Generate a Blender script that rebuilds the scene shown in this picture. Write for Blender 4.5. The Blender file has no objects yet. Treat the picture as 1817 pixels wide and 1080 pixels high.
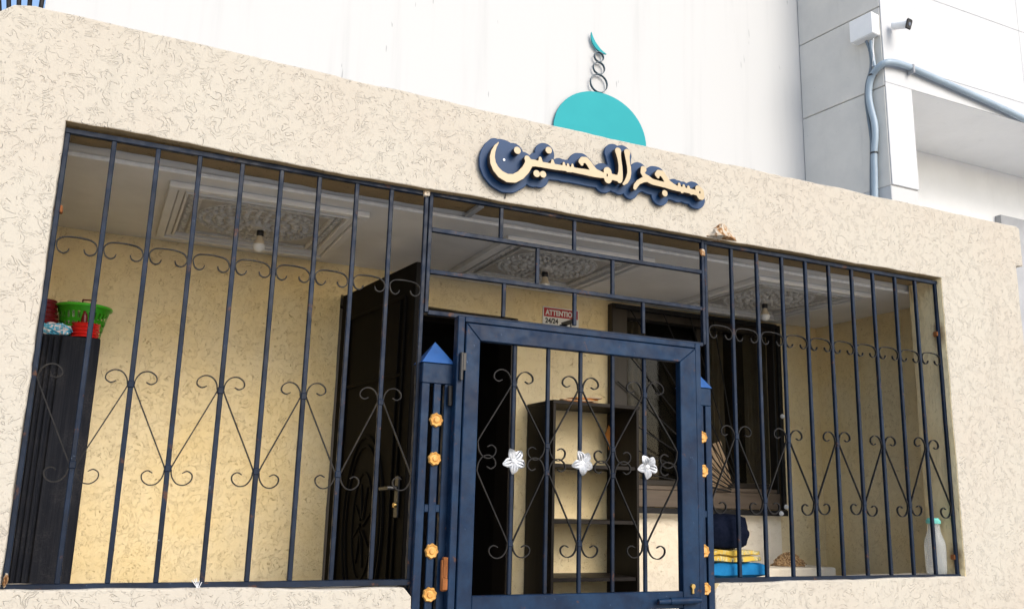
import bpy, bmesh, math, random
import numpy as np
from mathutils import Vector, Matrix, noise
random.seed(7)
S = bpy.context.scene
COL = S.collection
R = math.radians
# ------------------------------------------------------------------ camera
CAM = Vector((0.0, -3.7, 1.6)); FPX = 1573.7 / 1817.0
yaw, pit, rol = R(24.8605), R(12.3939), R(1.5094)
fwd = Vector((math.sin(yaw)*math.cos(pit), math.cos(yaw)*math.cos(pit), math.sin(pit)))
r0 = Vector((math.cos(yaw), -math.sin(yaw), 0)); u0 = r0.cross(fwd)
right = math.cos(rol)*r0 + math.sin(rol)*u0; up = -math.sin(rol)*r0 + math.cos(rol)*u0
cd = bpy.data.cameras.new('camera'); cam = bpy.data.objects.new('camera', cd); COL.objects.link(cam)
cam.matrix_world = Matrix(((right.x, up.x, -fwd.x, CAM.x), (right.y, up.y, -fwd.y, CAM.y), (right.z, up.z, -fwd.z, CAM.z), (0, 0, 0, 1)))
cd.sensor_width = 36; cd.lens = 36*FPX; cd.clip_start = 0.05; cd.clip_end = 500
S.camera = cam
# ------------------------------------------------------------------ light
SUN_EL, SUN_AZ = R(33), R(163)      # azimuth clockwise from +y: the sun stands in front of the facade, veiled, to the right
w = bpy.data.worlds.new('World'); S.world = w; w.use_nodes = True
nt = w.node_tree; bg = nt.nodes['Background']
sky = nt.nodes.new('ShaderNodeTexSky'); sky.sky_type = 'NISHITA'; sky.sun_disc = False
sky.sun_elevation = SUN_EL; sky.sun_rotation = SUN_AZ; sky.dust_density = 2.0; sky.air_density = 1.0; sky.ozone_density = 1.0
nt.links.new(sky.outputs[0], bg.inputs[0]); bg.inputs[1].default_value = 0.145
sl = bpy.data.lights.new('sun', 'SUN'); so = bpy.data.objects.new('sun', sl); COL.objects.link(so)
sl.energy = 1.2; sl.angle = R(28); sl.color = (1.0, 0.96, 0.9)
sdir = Vector((math.sin(SUN_AZ)*math.cos(SUN_EL), math.cos(SUN_AZ)*math.cos(SUN_EL), math.sin(SUN_EL)))
so.rotation_euler = sdir.to_track_quat('Z', 'Y').to_euler(); so.location = sdir*20
S.view_settings.view_transform = 'Standard'; S.view_settings.look = 'None'
S.view_settings.gamma = 1.0; S.view_settings.use_curve_mapping = False
S.view_settings.exposure = 0.93
S.render.engine = 'CYCLES'; S.cycles.max_bounces = 10; S.cycles.diffuse_bounces = 6

# ------------------------------------------------------------------ helpers
def P(px, py, y):
    """surveyed point: the point of the vertical plane y seen at a position measured on the photograph (1817 px wide)"""
    d = right*(px-908.5) - up*(py-540.0) + fwd*1573.7
    return CAM + d*((y-CAM.y)/d.y)

class MB:
    def __init__(s): s.bm = bmesh.new()
    def box(s, a, b, bev=0.0, seg=1):
        a, b = Vector(a), Vector(b)
        m = Matrix.Translation((a+b)/2) @ Matrix.Diagonal((abs(b.x-a.x), abs(b.y-a.y), abs(b.z-a.z), 1))
        t = bmesh.new(); bmesh.ops.create_cube(t, size=1.0, matrix=m)
        if bev: bmesh.ops.bevel(t, geom=t.edges[:], offset=bev, segments=seg, affect='EDGES', profile=0.5)
        s.add(t); return s
    def add(s, t, mat=None):
        if mat is not None: t.transform(mat)
        me = bpy.data.meshes.new('tmp'); t.to_mesh(me); t.free(); s.bm.from_mesh(me); bpy.data.meshes.remove(me)
    def obox(s, c, size, rot, bev=0.0):
        t = bmesh.new(); bmesh.ops.create_cube(t, size=1.0, matrix=Matrix.Diagonal((size[0], size[1], size[2], 1)))
        if bev: bmesh.ops.bevel(t, geom=t.edges[:], offset=bev, segments=1, affect='EDGES')
        s.add(t, Matrix.Translation(c) @ rot.to_4x4()); return s
    def tube(s, pts, r, n=8, cap=True):
        pts = [Vector(p) for p in pts]; rs = r if isinstance(r, (list, tuple)) else [r]*len(pts)
        rings = []; prev = None
        for i, p in enumerate(pts):
            t = (pts[min(i+1, len(pts)-1)]-pts[max(i-1, 0)]).normalized()
            if prev is None:
                a = Vector((0, 1, 0)) if abs(t.y) < .9 else Vector((1, 0, 0)); nrm = t.cross(a).normalized()
            else: nrm = (prev - t*prev.dot(t)).normalized()
            prev = nrm; b = t.cross(nrm)
            rings.append([s.bm.verts.new(p + rs[i]*(math.cos(2*math.pi*k/n)*nrm + math.sin(2*math.pi*k/n)*b)) for k in range(n)])
        for A, B in zip(rings, rings[1:]):
            for k in range(n): s.bm.faces.new((A[k], A[(k+1) % n], B[(k+1) % n], B[k]))
        if cap: s.bm.faces.new(rings[0][::-1]); s.bm.faces.new(rings[-1])
        return s
    def strip(s, pts, th, dy):
        """flat iron bent in the XZ plane: th thick in the plane, dy deep"""
        pts = [Vector(p) for p in pts]; rings = []
        for i, p in enumerate(pts):
            t = pts[min(i+1, len(pts)-1)]-pts[max(i-1, 0)]; t.y = 0; t.normalize(); n = Vector((-t.z, 0, t.x))
            f = 1.0 if 1 < i < len(pts)-2 else .8
            rings.append([s.bm.verts.new(p + n*(a*th/2*f) + Vector((0, b*dy/2, 0))) for a, b in ((1, -1), (1, 1), (-1, 1), (-1, -1))])
        for A, B in zip(rings, rings[1:]):
            for k in range(4): s.bm.faces.new((A[k], A[(k+1) % 4], B[(k+1) % 4], B[k]))
        s.bm.faces.new(rings[0][::-1]); s.bm.faces.new(rings[-1]); return s
    def lathe(s, prof, c=(0, 0, 0), n=24, axis='z', skip=None, cap=True):
        c = Vector(c); rings = []
        for r, h in prof:
            ring = []
            for k in range(n):
                a = 2*math.pi*k/n
                v = Vector((r*math.cos(a), r*math.sin(a), h)) if axis == 'z' else Vector((r*math.cos(a), h, r*math.sin(a)))
                ring.append(s.bm.verts.new(c+v))
            rings.append(ring)
        for j, (A, B) in enumerate(zip(rings, rings[1:])):
            for k in range(n):
                if skip and skip(j, k): continue
                s.bm.faces.new((A[k], A[(k+1) % n], B[(k+1) % n], B[k]))
        if cap: s.bm.faces.new(rings[0][::-1]); s.bm.faces.new(rings[-1])
        return s
    def hull_poly(s, poly, y0, y1):
        """closed outline in XZ pushed from y0 to y1"""
        A = [s.bm.verts.new((x, y0, z)) for x, z in poly]; B = [s.bm.verts.new((x, y1, z)) for x, z in poly]; n = len(poly)
        for k in range(n): s.bm.faces.new((A[k], A[(k+1) % n], B[(k+1) % n], B[k]))
        s.bm.faces.new(A[::-1]); s.bm.faces.new(B); return s
    def jitter(s, amt, sc, off=0):
        for v in s.bm.verts: v.co += noise.noise_vector(v.co*sc+Vector((off, off, off)))*amt
        return s

def wloc(o):
    v = Vector((0, 0, 0))
    while o: v += o['_o'] if False else Vector(OFF.get(o.name, (0, 0, 0))); o = None
    return v
OFF = {}
def link(name, me, mat, parent=None, loc=(0, 0, 0), smooth=False, label=None):
    o = bpy.data.objects.new(name, me); COL.objects.link(o)
    if mat is not None and not me.materials: me.materials.append(mat)
    base = Vector(OFF.get(parent.name, (0, 0, 0))) if parent else Vector((0, 0, 0))
    loc = Vector(loc)
    if parent: o.parent = parent
    o.location = loc - base; OFF[o.name] = loc
    if label: o['label'] = label
    return o
def mesh(mb, smooth=False, ang=40):
    bm = mb.bm; bmesh.ops.recalc_face_normals(bm, faces=bm.faces[:])
    me = bpy.data.meshes.new('m'); bm.to_mesh(me); bm.free()
    if smooth:
        for p in me.polygons: p.use_smooth = True
        try: me.set_sharp_from_angle(angle=R(ang))
        except Exception: pass
    return me
def obj(name, mb, mat, parent=None, loc=(0, 0, 0), smooth=False, label=None):
    me = mesh(mb, smooth); me.name = name
    return link(name, me, mat, parent, loc, label=label)
def thing(name, label, cat, loc=(0, 0, 0), group=None):
    o = bpy.data.objects.new(name, None); COL.objects.link(o); o.location = loc; OFF[o.name] = Vector(loc)
    o.empty_display_size = .1; o['label'] = label; o['category'] = cat
    if group: o['group'] = group
    return o
def tag(o, label, cat, group=None):
    o['label'] = label; o['category'] = cat
    if group: o['group'] = group
    return o
def structure(name, mb, mat):
    o = obj(name, mb, mat); o['kind'] = 'structure'; return o
def copy_thing(src, delta, label, group):
    """copy a thing with its parts and sub-parts"""
    c = src.copy(); COL.objects.link(c); c.location = src.location + Vector(delta); c['label'] = label; c['group'] = group
    for ch in src.children:
        k = ch.copy(); COL.objects.link(k); k.parent = c
        for g in ch.children:
            q = g.copy(); COL.objects.link(q); q.parent = k
    return c
def curve_mesh(name, loops, depth, bevel=0.0, res=1):
    """filled outline(s) in XZ, front face at y=0, back at y=depth"""
    cu = bpy.data.curves.new(name, 'CURVE'); cu.dimensions = '2D'; cu.fill_mode = 'BOTH'
    cu.extrude = max(depth/2-bevel, 0.0001); cu.bevel_depth = bevel; cu.bevel_resolution = res
    for lp in loops:
        sp = cu.splines.new('POLY'); sp.points.add(len(lp)-1); sp.use_cyclic_u = True
        for p, (x, z) in zip(sp.points, lp): p.co = (x, z, 0, 1)
    o = bpy.data.objects.new(name, cu); COL.objects.link(o)
    dg = bpy.context.evaluated_depsgraph_get(); me = bpy.data.meshes.new_from_object(o.evaluated_get(dg))
    bpy.data.objects.remove(o); bpy.data.curves.remove(cu)
    me.transform(Matrix(((1, 0, 0, 0), (0, 0, -1, depth/2), (0, 1, 0, 0), (0, 0, 0, 1))))
    me.materials.clear(); me.name = name
    return me
def text_mesh(name, body, size, depth=.001, off=0.0):
    cu = bpy.data.curves.new(name, 'FONT'); cu.body = body; cu.size = size; cu.extrude = depth; cu.offset = off; cu.align_x = 'LEFT'
    o = bpy.data.objects.new(name, cu); COL.objects.link(o)
    dg = bpy.context.evaluated_depsgraph_get(); me = bpy.data.meshes.new_from_object(o.evaluated_get(dg))
    bpy.data.objects.remove(o); bpy.data.curves.remove(cu)
    me.transform(Matrix.Rotation(R(90), 4, 'X')); me.materials.clear(); me.name = name
    return me
def catmull(pts, k=5):
    pts = [Vector(p) for p in pts]; out = []
    for i in range(len(pts)-1):
        a, b, c, d = pts[max(i-1, 0)], pts[i], pts[i+1], pts[min(i+2, len(pts)-1)]
        for j in range(k):
            t = j/k
            out.append(.5*((2*b)+(c-a)*t+(2*a-5*b+4*c-d)*t*t+(3*b-a-3*c+d)*t**3))
    out.append(pts[-1]); return out
def marching(F, lev, xs, zs):
    """outlines where F (rows z, columns x) crosses lev; returns closed loops"""
    segs = {}
    H, W = F.shape; G = F-lev
    def interp(i0, j0, i1, j1):
        a, b = G[i0, j0], G[i1, j1]; t = a/(a-b)
        return (xs[j0]+(xs[j1]-xs[j0])*t, zs[i0]+(zs[i1]-zs[i0])*t)
    ins = G < 0
    mixed = ~((ins[:-1, :-1] == ins[1:, :-1]) & (ins[:-1, :-1] == ins[:-1, 1:]) & (ins[:-1, :-1] == ins[1:, 1:]))
    nxt = {}; pos = {}
    for i, j in zip(*np.nonzero(mixed)):
        c = [(i, j), (i, j+1), (i+1, j+1), (i+1, j)]; e = []
        for k in range(4):
            p, q = c[k], c[(k+1) % 4]
            if ins[p] != ins[q]:
                key = (min(p, q), max(p, q)); pos[key] = interp(*key[0], *key[1]); e.append((key, bool(ins[p])))
        outs = [k for k, s_ in e if s_]; inn = [k for k, s_ in e if not s_]
        if len(e) == 2: nxt[outs[0]] = inn[0]
        else:
            idx = [k for k, s_ in e]
            for n_ in range(4):
                if e[n_][1]: nxt[idx[n_]] = idx[(n_+1) % 4]
    loops = []
    while nxt:
        k0 = next(iter(nxt)); lp = []; k = k0
        while k in nxt: lp.append(pos[k]); k = nxt.pop(k)
        if len(lp) > 8: loops.append(lp)
    return loops
def thin(lp, n=2): return lp[::n] if len(lp) > 24 else lp

# ------------------------------------------------------------------ materials
class M:
    def __init__(s, name, rough=.8, metal=0.0, color=(.5, .5, .5), spec=.4):
        s.m = bpy.data.materials.new(name); s.m.use_nodes = True; s.nt = s.m.node_tree
        s.b = s.nt.nodes['Principled BSDF']; s.b.inputs['Roughness'].default_value = rough; s.b.inputs['Metallic'].default_value = metal
        s.b.inputs['Base Color'].default_value = (*color, 1); s.b.inputs['Specular IOR Level'].default_value = spec
        s.geo = None
    def n(s, t, **kw):
        n = s.nt.nodes.new(t)
        for k, v in kw.items(): setattr(n, k, v)
        return n
    def l(s, a, b): s.nt.links.new(a, b)
    def pos(s, scale=(1, 1, 1)):
        if s.geo is None: s.geo = s.n('ShaderNodeNewGeometry')
        mp = s.n('ShaderNodeMapping'); mp.inputs['Scale'].default_value = scale; s.l(s.geo.outputs['Position'], mp.inputs['Vector']); return mp.outputs[0]
    def noise(s, scale, detail=3, rough=.5, dist=0, vec=None):
        n = s.n('ShaderNodeTexNoise'); n.inputs['Scale'].default_value = scale; n.inputs['Detail'].default_value = detail
        n.inputs['Roughness'].default_value = rough; n.inputs['Distortion'].default_value = dist
        s.l(vec if vec is not None else s.pos(), n.inputs['Vector']); return n.outputs[0]
    def math(s, op, a, b=None, clamp=False):
        n = s.n('ShaderNodeMath', operation=op, use_clamp=clamp)
        for i, v in enumerate((a, b)):
            if v is None: continue
            if isinstance(v, (int, float)): n.inputs[i].default_value = v
            else: s.l(v, n.inputs[i])
        return n.outputs[0]
    def ramp(s, f, stops):
        n = s.n('ShaderNodeValToRGB'); el = n.color_ramp.elements
        while len(el) < len(stops): el.new(.5)
        for e, (p, c) in zip(el, stops): e.position = p; e.color = (*c, 1) if len(c) == 3 else c
        s.l(f, n.inputs[0]); return n.outputs[0]
    def step(s, f, lo, hi):
        n = s.n('ShaderNodeMapRange', interpolation_type='SMOOTHSTEP'); n.inputs[1].default_value = lo; n.inputs[2].default_value = hi
        s.l(f, n.inputs[0]); return n.outputs[0]
    def mix(s, f, a, b):
        n = s.n('ShaderNodeMix', data_type='RGBA')
        for i, v in ((0, f), (6, a), (7, b)):
            if isinstance(v, (int, float)): n.inputs[i].default_value = v
            elif isinstance(v, tuple): n.inputs[i].default_value = (*v, 1)
            else: s.l(v, n.inputs[i])
        return n.outputs[2]
    def color(s, c): s.l(c, s.b.inputs['Base Color'])
    def bump(s, h, strength=.5, dist=.01):
        n = s.n('ShaderNodeBump'); n.inputs['Strength'].default_value = strength; n.inputs['Distance'].default_value = dist
        s.l(h, n.inputs['Height']); s.l(n.outputs[0], s.b.inputs['Normal']); return s

def stucco(name, base, tint, groove, depth=.004, gmask=.9, wscale=(1, 1, 1), dens=1.0, stains=(), streak=0.0, wide=.14):
    """hand-trowelled plaster with short curved grooves"""
    m = M(name, rough=.92, spec=.2)
    p = m.pos(wscale)
    v = m.noise(9.0*dens, 1.5, .5, 1.2, p)
    band = m.math('PINGPONG', m.math('MULTIPLY', v, 15.0), 1.0)
    line = m.math('SUBTRACT', 1.0, m.step(band, .01, wide))
    brk = m.step(m.noise(14*dens, 2, .6, 0, p), .47, .54)
    big = m.step(m.noise(5, 2, .5, 0, p), .30, .62)
    g = m.math('MULTIPLY', m.math('MULTIPLY', line, brk), m.math('ADD', m.math('MULTIPLY', big, .6), .4))
    v2 = m.noise(34.0*dens, 1, .5, .8, p)
    g2 = m.math('MULTIPLY', m.math('SUBTRACT', 1.0, m.step(m.math('ABSOLUTE', m.math('SUBTRACT', v2, .5)), .004, .022)), m.step(m.noise(17*dens, 2), .5, .58))
    gg = m.math('MAXIMUM', g, m.math('MULTIPLY', g2, .45))
    grain = m.noise(160, 3, .6)
    c0 = m.mix(m.step(m.noise(1.6, 4, .6), .35, .7), base, tint)
    c0 = m.mix(m.math('MULTIPLY', m.step(grain, .35, .75), .22), c0, tuple(min(1, x*1.12) for x in base))
    c0 = m.mix(m.math('MULTIPLY', gg, gmask), c0, groove)
    if streak:      # faint rain runs and grime patches
        sv = m.math('MULTIPLY', m.step(m.noise(1.0, 5, .65, .3, m.pos((8, 8, .7))), .50, .74), m.step(m.noise(1.3, 4, .6), .40, .62))
        c0 = m.mix(m.math('MULTIPLY', sv, streak), c0, tuple(x*.62 for x in base))
    for st in stains:
        vd = m.n('ShaderNodeVectorMath', operation='DISTANCE'); m.l(m.pos((1, 1, .55)), vd.inputs[0]); vd.inputs[1].default_value = (st[0], st[1], st[2]*.55)
        dd_ = m.math('ADD', vd.outputs['Value'], m.math('MULTIPLY', m.noise(30, 3), .04))
        c0 = m.mix(m.math('MULTIPLY', m.math('SUBTRACT', 1.0, m.step(dd_, .025, .085)), .85), c0, (.22, .10, .03))
    m.color(c0)
    h = m.math('ADD', m.math('MULTIPLY', gg, -1.0), m.math('ADD', m.math('MULTIPLY', grain, .25), m.math('MULTIPLY', m.noise(45, 3), .35)))
    m.bump(h, .7, depth); return m.m

def painted_metal(name, base, light, chip=(.55, .58, .62), rust=(.085, .036, .018), rough=.38, rustamt=.0, chipamt=1.0):
    m = M(name, rough=rough, spec=.2)
    c = m.mix(m.step(m.noise(7, 5, .65), .3, .72), base, light)
    c = m.mix(m.math('MULTIPLY', m.step(m.noise(60, 4, .7), .45, .8), .35), c, tuple(x*.55 for x in base))
    ch = m.step(m.noise(38, 6, .75), .69-.02*chipamt, .74)
    c = m.mix(m.math('MULTIPLY', ch, .6*min(chipamt, 1)), c, chip)
    if rustamt: c = m.mix(m.math('MULTIPLY', m.step(m.noise(16, 5, .7), .62-.2*rustamt, .72-.2*rustamt), .9), c, rust)
    m.color(c); m.l(m.ramp(m.noise(25, 4), [(.3, (rough-.1,)*3), (.7, (rough+.25,)*3)]), m.b.inputs['Roughness'])
    m.bump(m.noise(55, 5, .7), .25, .002); return m.m

def plain(name, a, b, scale=8, rough=.7, bump=.0, bs=60, metal=0.0, spec=.4):
    m = M(name, rough=rough, metal=metal, spec=spec); m.color(m.mix(m.step(m.noise(scale, 5, .6), .3, .7), a, b))
    if bump: m.bump(m.noise(bs, 4, .6), bump, .003)
    return m.m

FACADE = stucco('facade_stucco', (.455, .424, .364), (.448, .406, .345), (.325, .275, .21), .0062, .17, dens=1.5, streak=.30, wide=.26)
OCHRE = stucco('interior_stucco', (.81, .685, .44), (.80, .63, .33), (.38, .24, .09), .008, .6, dens=1.9)
SOFFIT = stucco('shaded_soffit_stucco', (.30, .22, .12), (.22, .16, .085), (.08, .05, .03), .006, .7, dens=1.6)  # ochre stucco darkened: the shade under the lintel is put into the colour
APRON = stucco('whitewashed_stucco', (.86, .79, .66), (.84, .74, .58), (.58, .48, .32), .006, .45, dens=1.7)
REVEAL = stucco('reveal_stucco', (.93, .76, .46), (.88, .68, .36), (.55, .40, .19), .008, .6, (2.6, 2.6, .45), 1.5, stains=((4.63, .05, 2.66), (4.63, .06, 1.34)))
def white_wall():
    m = M('weathered_white_wall', rough=.85, spec=.2)
    st = m.noise(1.0, 5, .6, 0, m.pos((7, 7, .35)))
    c = m.mix(m.step(st, .50, .8), (.485, .493, .496), (.430, .440, .444))
    sp = m.step(m.noise(1.0, 2, .5, 0, m.pos((22, 22, 3.2))), .722, .742)
    c = m.mix(m.math('MULTIPLY', sp, .8), c, (.28, .29, .30)); m.color(c)
    m.bump(m.noise(30, 4, .6), .15, .002); return m.m
WHITE = white_wall()
def concrete(name, a, b, dark):
    m = M(name, rough=.88, spec=.25)
    c = m.mix(m.step(m.noise(3, 6, .65), .3, .7), a, b)
    st = m.step(m.noise(1.0, 5, .65, 0, m.pos((9, 9, 1.2))), .58, .8)
    c = m.mix(m.math('MULTIPLY', st, .4), c, dark)
    sp = m.step(m.noise(55, 3, .6), .72, .76); c = m.mix(m.math('MULTIPLY', sp, .6), c, tuple(x*.5 for x in dark))
    m.color(c); m.bump(m.noise(50, 5, .7), .2, .002); return m.m
GREYCON = concrete('grey_panel_concrete', (.64, .62, .575), (.57, .555, .52), (.40, .39, .36))
LIGHTCON = concrete('white_panel_concrete', (.515, .525, .538), (.480, .492, .506), (.41, .42, .43))
RECESS = concrete('white_recess_paint', (.80, .81, .82), (.76, .77, .78), (.64, .65, .66))
GREYPAINT = plain('grey_wall_paint', (.36, .37, .39), (.31, .32, .34), 5, .8, .2)
BLUE = painted_metal('blue_painted_steel', (.003, .0075, .018), (.007, .017, .039), (.20, .26, .36), rough=.42, rustamt=.08, chipamt=1.6)
GATEBLUE = painted_metal('gate_blue_paint', (.0025, .012, .036), (.006, .028, .070), (.20, .29, .44), rough=.42, rustamt=.04, chipamt=1.6)
CAPBLUE = painted_metal('lit_blue_cap', (.015, .065, .21), (.025, .09, .27), rough=.4)  # post blue made brighter: light falling on the caps is put into the colour
IRON = painted_metal('dark_scroll_iron', (.007, .007, .008), (.014, .013, .013), (.12, .11, .10), rough=.5)
RUST = painted_metal('rusty_steel', (.18, .065, .022), (.30, .11, .035), (.4, .2, .08), rough=.85)
GOLD = plain('ochre_gold_paint', (.62, .34, .09), (.50, .25, .06), 40, .45, .3, 90)
WHITEFLOWER = plain('white_enamel', (.80, .81, .83), (.68, .70, .73), 30, .35, .2, 80)
PLASTER = plain('ceiling_plaster', (.74, .73, .71), (.66, .65, .63), 3, .85, .2, 40)
ROSE = plain('carved_plaster', (.62, .60, .56), (.46, .44, .40), 30, .85, .3, 90)
SIGNBLUE = plain('sign_blue_board', (.008, .034, .094), (.011, .042, .112), 4, .45, 0, spec=.2)
LETTERFACE = plain('sign_letter_cream', (.43, .345, .215), (.40, .315, .19), 6, .4, 0)
LETTERSIDE = plain('sign_letter_dark_edge', (.030, .022, .016), (.045, .030, .020), 20, .4, 0)
TURQ = plain('turquoise_sheet', (.010, .265, .295), (.013, .285, .315), 3, .6, 0, spec=.2)
RINGNAVY = plain('navy_ring_strip', (.02, .05, .08), (.03, .08, .11), 10, .4, 0)
DARKWOOD = None
def wood(name, a, b, scale=(18, 18, 1.2), rough=.45):
    m = M(name, rough=rough); v = m.noise(1.0, 5, .6, 1.0, m.pos(scale)); m.color(m.ramp(v, [(.3, a), (.7, b)])); m.bump(v, .2, .002); return m.m
DARKWOOD = wood('dark_door_wood', (.0022, .002, .0018), (.005, .004, .003), rough=.6)
DARKWOOD.node_tree.nodes['Principled BSDF'].inputs['Specular IOR Level'].default_value = .05
SHELFWOOD = wood('wenge_shelf_wood', (.007, .0055, .005), (.016, .012, .010), rough=.5)
SHELFWOOD.node_tree.nodes['Principled BSDF'].inputs['Specular IOR Level'].default_value = .2
FRAMEWOOD = wood('brown_window_frame', (.012, .009, .007), (.026, .019, .013))
SILLWOOD = wood('weathered_sill', (.075, .055, .04), (.125, .095, .07), (1.2, 18, 18))
CURTAIN = plain('beige_curtain', (.62, .56, .46), (.54, .48, .38), 12, .95, spec=.05)
def worn_board():
    m = M('worn_dark_board', rough=.8, spec=.2); st = m.noise(1.0, 5, .7, 0, m.pos((90, 90, 2.5))); du = m.step(m.noise(5, 5, .7), .42, .72)
    c = m.mix(m.step(st, .35, .7), (.004, .006, .012), (.013, .015, .022)); c = m.mix(m.math('MULTIPLY', m.math('MULTIPLY', du, m.step(m.noise(120, 4, .7), .35, .75)), .7), c, (.060, .058, .062))
    m.color(c); m.bump(st, .4, .003); return m.m
CABINET = worn_board()
FLOOR = plain('porch_floor_tile', (.62, .54, .43), (.56, .48, .38), 6, .5)
GROUND = plain('street_concrete', (.40, .39, .37), (.34, .33, .31), 2, .9, .3, 30)
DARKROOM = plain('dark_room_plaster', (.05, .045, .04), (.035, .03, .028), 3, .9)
GREEN = plain('green_plastic', (.07, .50, .03), (.06, .44, .02), 6, .3)
RED = plain('red_plastic', (.52, .015, .012), (.44, .010, .010), 6, .25)
MAROON = plain('maroon_plastic', (.14, .008, .012), (.10, .006, .010), 6, .25)
PIPE = plain('grey_pvc_conduit', (.30, .38, .45), (.26, .33, .40), 5, .4)
PIPEDARK = plain('dark_grey_conduit', (.16, .20, .24), (.12, .15, .18), 5, .45)
WPLASTIC = plain('white_plastic', (.80, .80, .80), (.74, .75, .75), 5, .4)
BLACK = plain('black_plastic', (.012, .012, .014), (.02, .02, .022), 8, .3)
NAVYCLOTH = plain('navy_fleece', (.003, .005, .012), (.006, .008, .017), 60, .95, .5, 200, spec=.03)
BLUECLOTH = plain('bright_blue_cloth', (.008, .12, .29), (.012, .16, .36), 25, .85, .4, 120, spec=.1)
BRASS = plain('brass', (.55, .38, .14), (.45, .30, .10), 30, .35, metal=.8)
PAPER = plain('old_paper', (.42, .24, .10), (.60, .48, .34), 20, .8)
ORANGE = plain('orange_card', (.55, .20, .03), (.48, .16, .02), 10, .7)
SIGNWHITE = plain('sign_white_print', (.78, .78, .76), (.74, .74, .73), 5, .4)
SIGNRED = plain('sign_red_print', (.42, .02, .03), (.38, .02, .03), 5, .4)
PRINTBLACK = plain('sign_black_print', (.012, .012, .012), (.015, .015, .015), 5, .4)
def yellow_print():
    m = M('yellow_striped_cloth', rough=.9); p = m.pos((1, 1, 1))
    v = m.noise(20, 1.5, .5, 1.0, m.pos((1.3, 1, .5)))
    m.color(m.ramp(v, [(.40, (.50, .34, .05)), (.47, (.46, .40, .20)), (.50, (.07, .07, .05)), (.53, (.52, .45, .22)), (.62, (.46, .30, .04))])); m.bump(m.noise(150, 3), .3, .002); return m.m
YELLOW = yellow_print()
def wicker_mat():
    m = M('wicker', rough=.8); v = m.noise(90, 2, .5, .5)
    m.color(m.ramp(v, [(.35, (.16, .08, .03)), (.6, (.52, .34, .17)), (.75, (.68, .52, .32))])); m.bump(v, .8, .006); return m.m
WICKER = wicker_mat()
def bag_mat():
    m = M('blue_printed_film', rough=.25); v = m.noise(22, 2, .5, 2)
    m.color(m.ramp(v, [(.36, (.02, .05, .10)), (.45, (.06, .34, .55)), (.55, (.12, .42, .62)), (.60, (.62, .58, .62))])); m.bump(m.noise(40, 3), .5, .006); return m.m
FILM = bag_mat()
def rubble_mat():
    m = M('broken_concrete', rough=.95, spec=.1); v = m.noise(16, 5, .65, .4); s2 = m.noise(60, 4, .7)
    c = m.ramp(v, [(.40, (.16, .075, .03)), (.48, (.33, .19, .09)), (.54, (.46, .40, .32)), (.75, (.52, .49, .44))])
    m.color(m.mix(m.math('MULTIPLY', m.step(s2, .58, .68), .7), c, (.10, .08, .07))); m.bump(s2, .9, .008); return m.m
RUBBLE = rubble_mat()
def glass(name, tint=(.9, .92, .9), gl=.14, rough=.02):
    m = M(name); nt = m.nt; tr = m.n('ShaderNodeBsdfTransparent'); tr.inputs[0].default_value = (*tint, 1)
    g = m.n('ShaderNodeBsdfGlossy'); g.inputs['Roughness'].default_value = rough; fr = m.n('ShaderNodeFresnel'); fr.inputs[0].default_value = 1.5
    mx = m.n('ShaderNodeMixShader'); m.l(m.math('ADD', m.math('MULTIPLY', fr.outputs[0], .25), gl, True), mx.inputs[0]); m.l(tr.outputs[0], mx.inputs[1]); m.l(g.outputs[0], mx.inputs[2])
    m.l(mx.outputs[0], nt.nodes['Material Output'].inputs[0]); return m.m
PANE = glass('window_glass', (.62, .61, .58), .0, .05)
def frosted(name, col, alpha, rough=.2):
    m = M(name, rough=rough, color=col); m.b.inputs['Alpha'].default_value = alpha; return m.m
BOTTLE = frosted('cloudy_bottle_plastic', (.70, .76, .80), .26)
CLEARPL = frosted('clear_jug_plastic', (.80, .78, .72), .30)
TEAL = plain('teal_plastic_cap', (.20, .66, .58), (.16, .58, .50), 8, .35)
BULB = plain('opal_bulb_glass', (.72, .73, .74), (.68, .69, .70), 4, .18)
BULBNECK = plain('bulb_cream_neck', (.62, .54, .42), (.56, .48, .36), 10, .4)

# ------------------------------------------------------------------ setting: ground
structure('ground', MB().box((-60, -60, -.3), (60, 60, 0)), GROUND)

# ------------------------------------------------------------------ porch
BY = 1.49            # back wall of the porch = front of the building behind
ZC = 2.97            # ceiling
porch = thing('porch', 'cream stucco porch front with a wide barred opening and central gateway', 'porch', (2.4, 0, 0))
def wob(pts, amt=.007, step=.05):
    out = []
    for a, b in zip(pts, pts[1:]+pts[:1]):
        a, b = Vector((*a, 0)), Vector((*b, 0)); n = max(1, int((b-a).length/step))
        for k in range(n):
            p = a.lerp(b, k/n)
            if 0 < k: p = p + noise.noise_vector(Vector((p.x*4, p.y*4, 3.1)))*amt + noise.noise_vector(Vector((p.x*21, p.y*21, 7.7)))*amt*.45
            out.append((p.x, p.y))
    return out
front = [(-.53, -.2), (1.279, -.2), (1.279, 1.19), (1.25, 1.222), (-.242, 1.238), (-.243, 3.013), (1.0, 2.996), (2.2, 3.0), (4.640, 3.012), (4.646, 1.232),
         (2.89, 1.216), (2.861, 1.19), (2.861, -.2), (5.345, -.2), (5.345, 3.19), (5.41, 3.192), (5.412, 3.44), (5.38, 3.452), (2.9, 3.437), (1.6, 3.436), (-.40, 3.455), (-.47, 3.44), (-.515, 3.40), (-.53, 3.33)]
fw = link('front_wall', curve_mesh('front_wall', [wob(front)], .25, .006, 1), FACADE, porch)
fw.data.materials.append(SOFFIT); fw.data.materials.append(REVEAL)      # inner faces of the opening: soffit colour darkened for shade, reveal with its own coat
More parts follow.
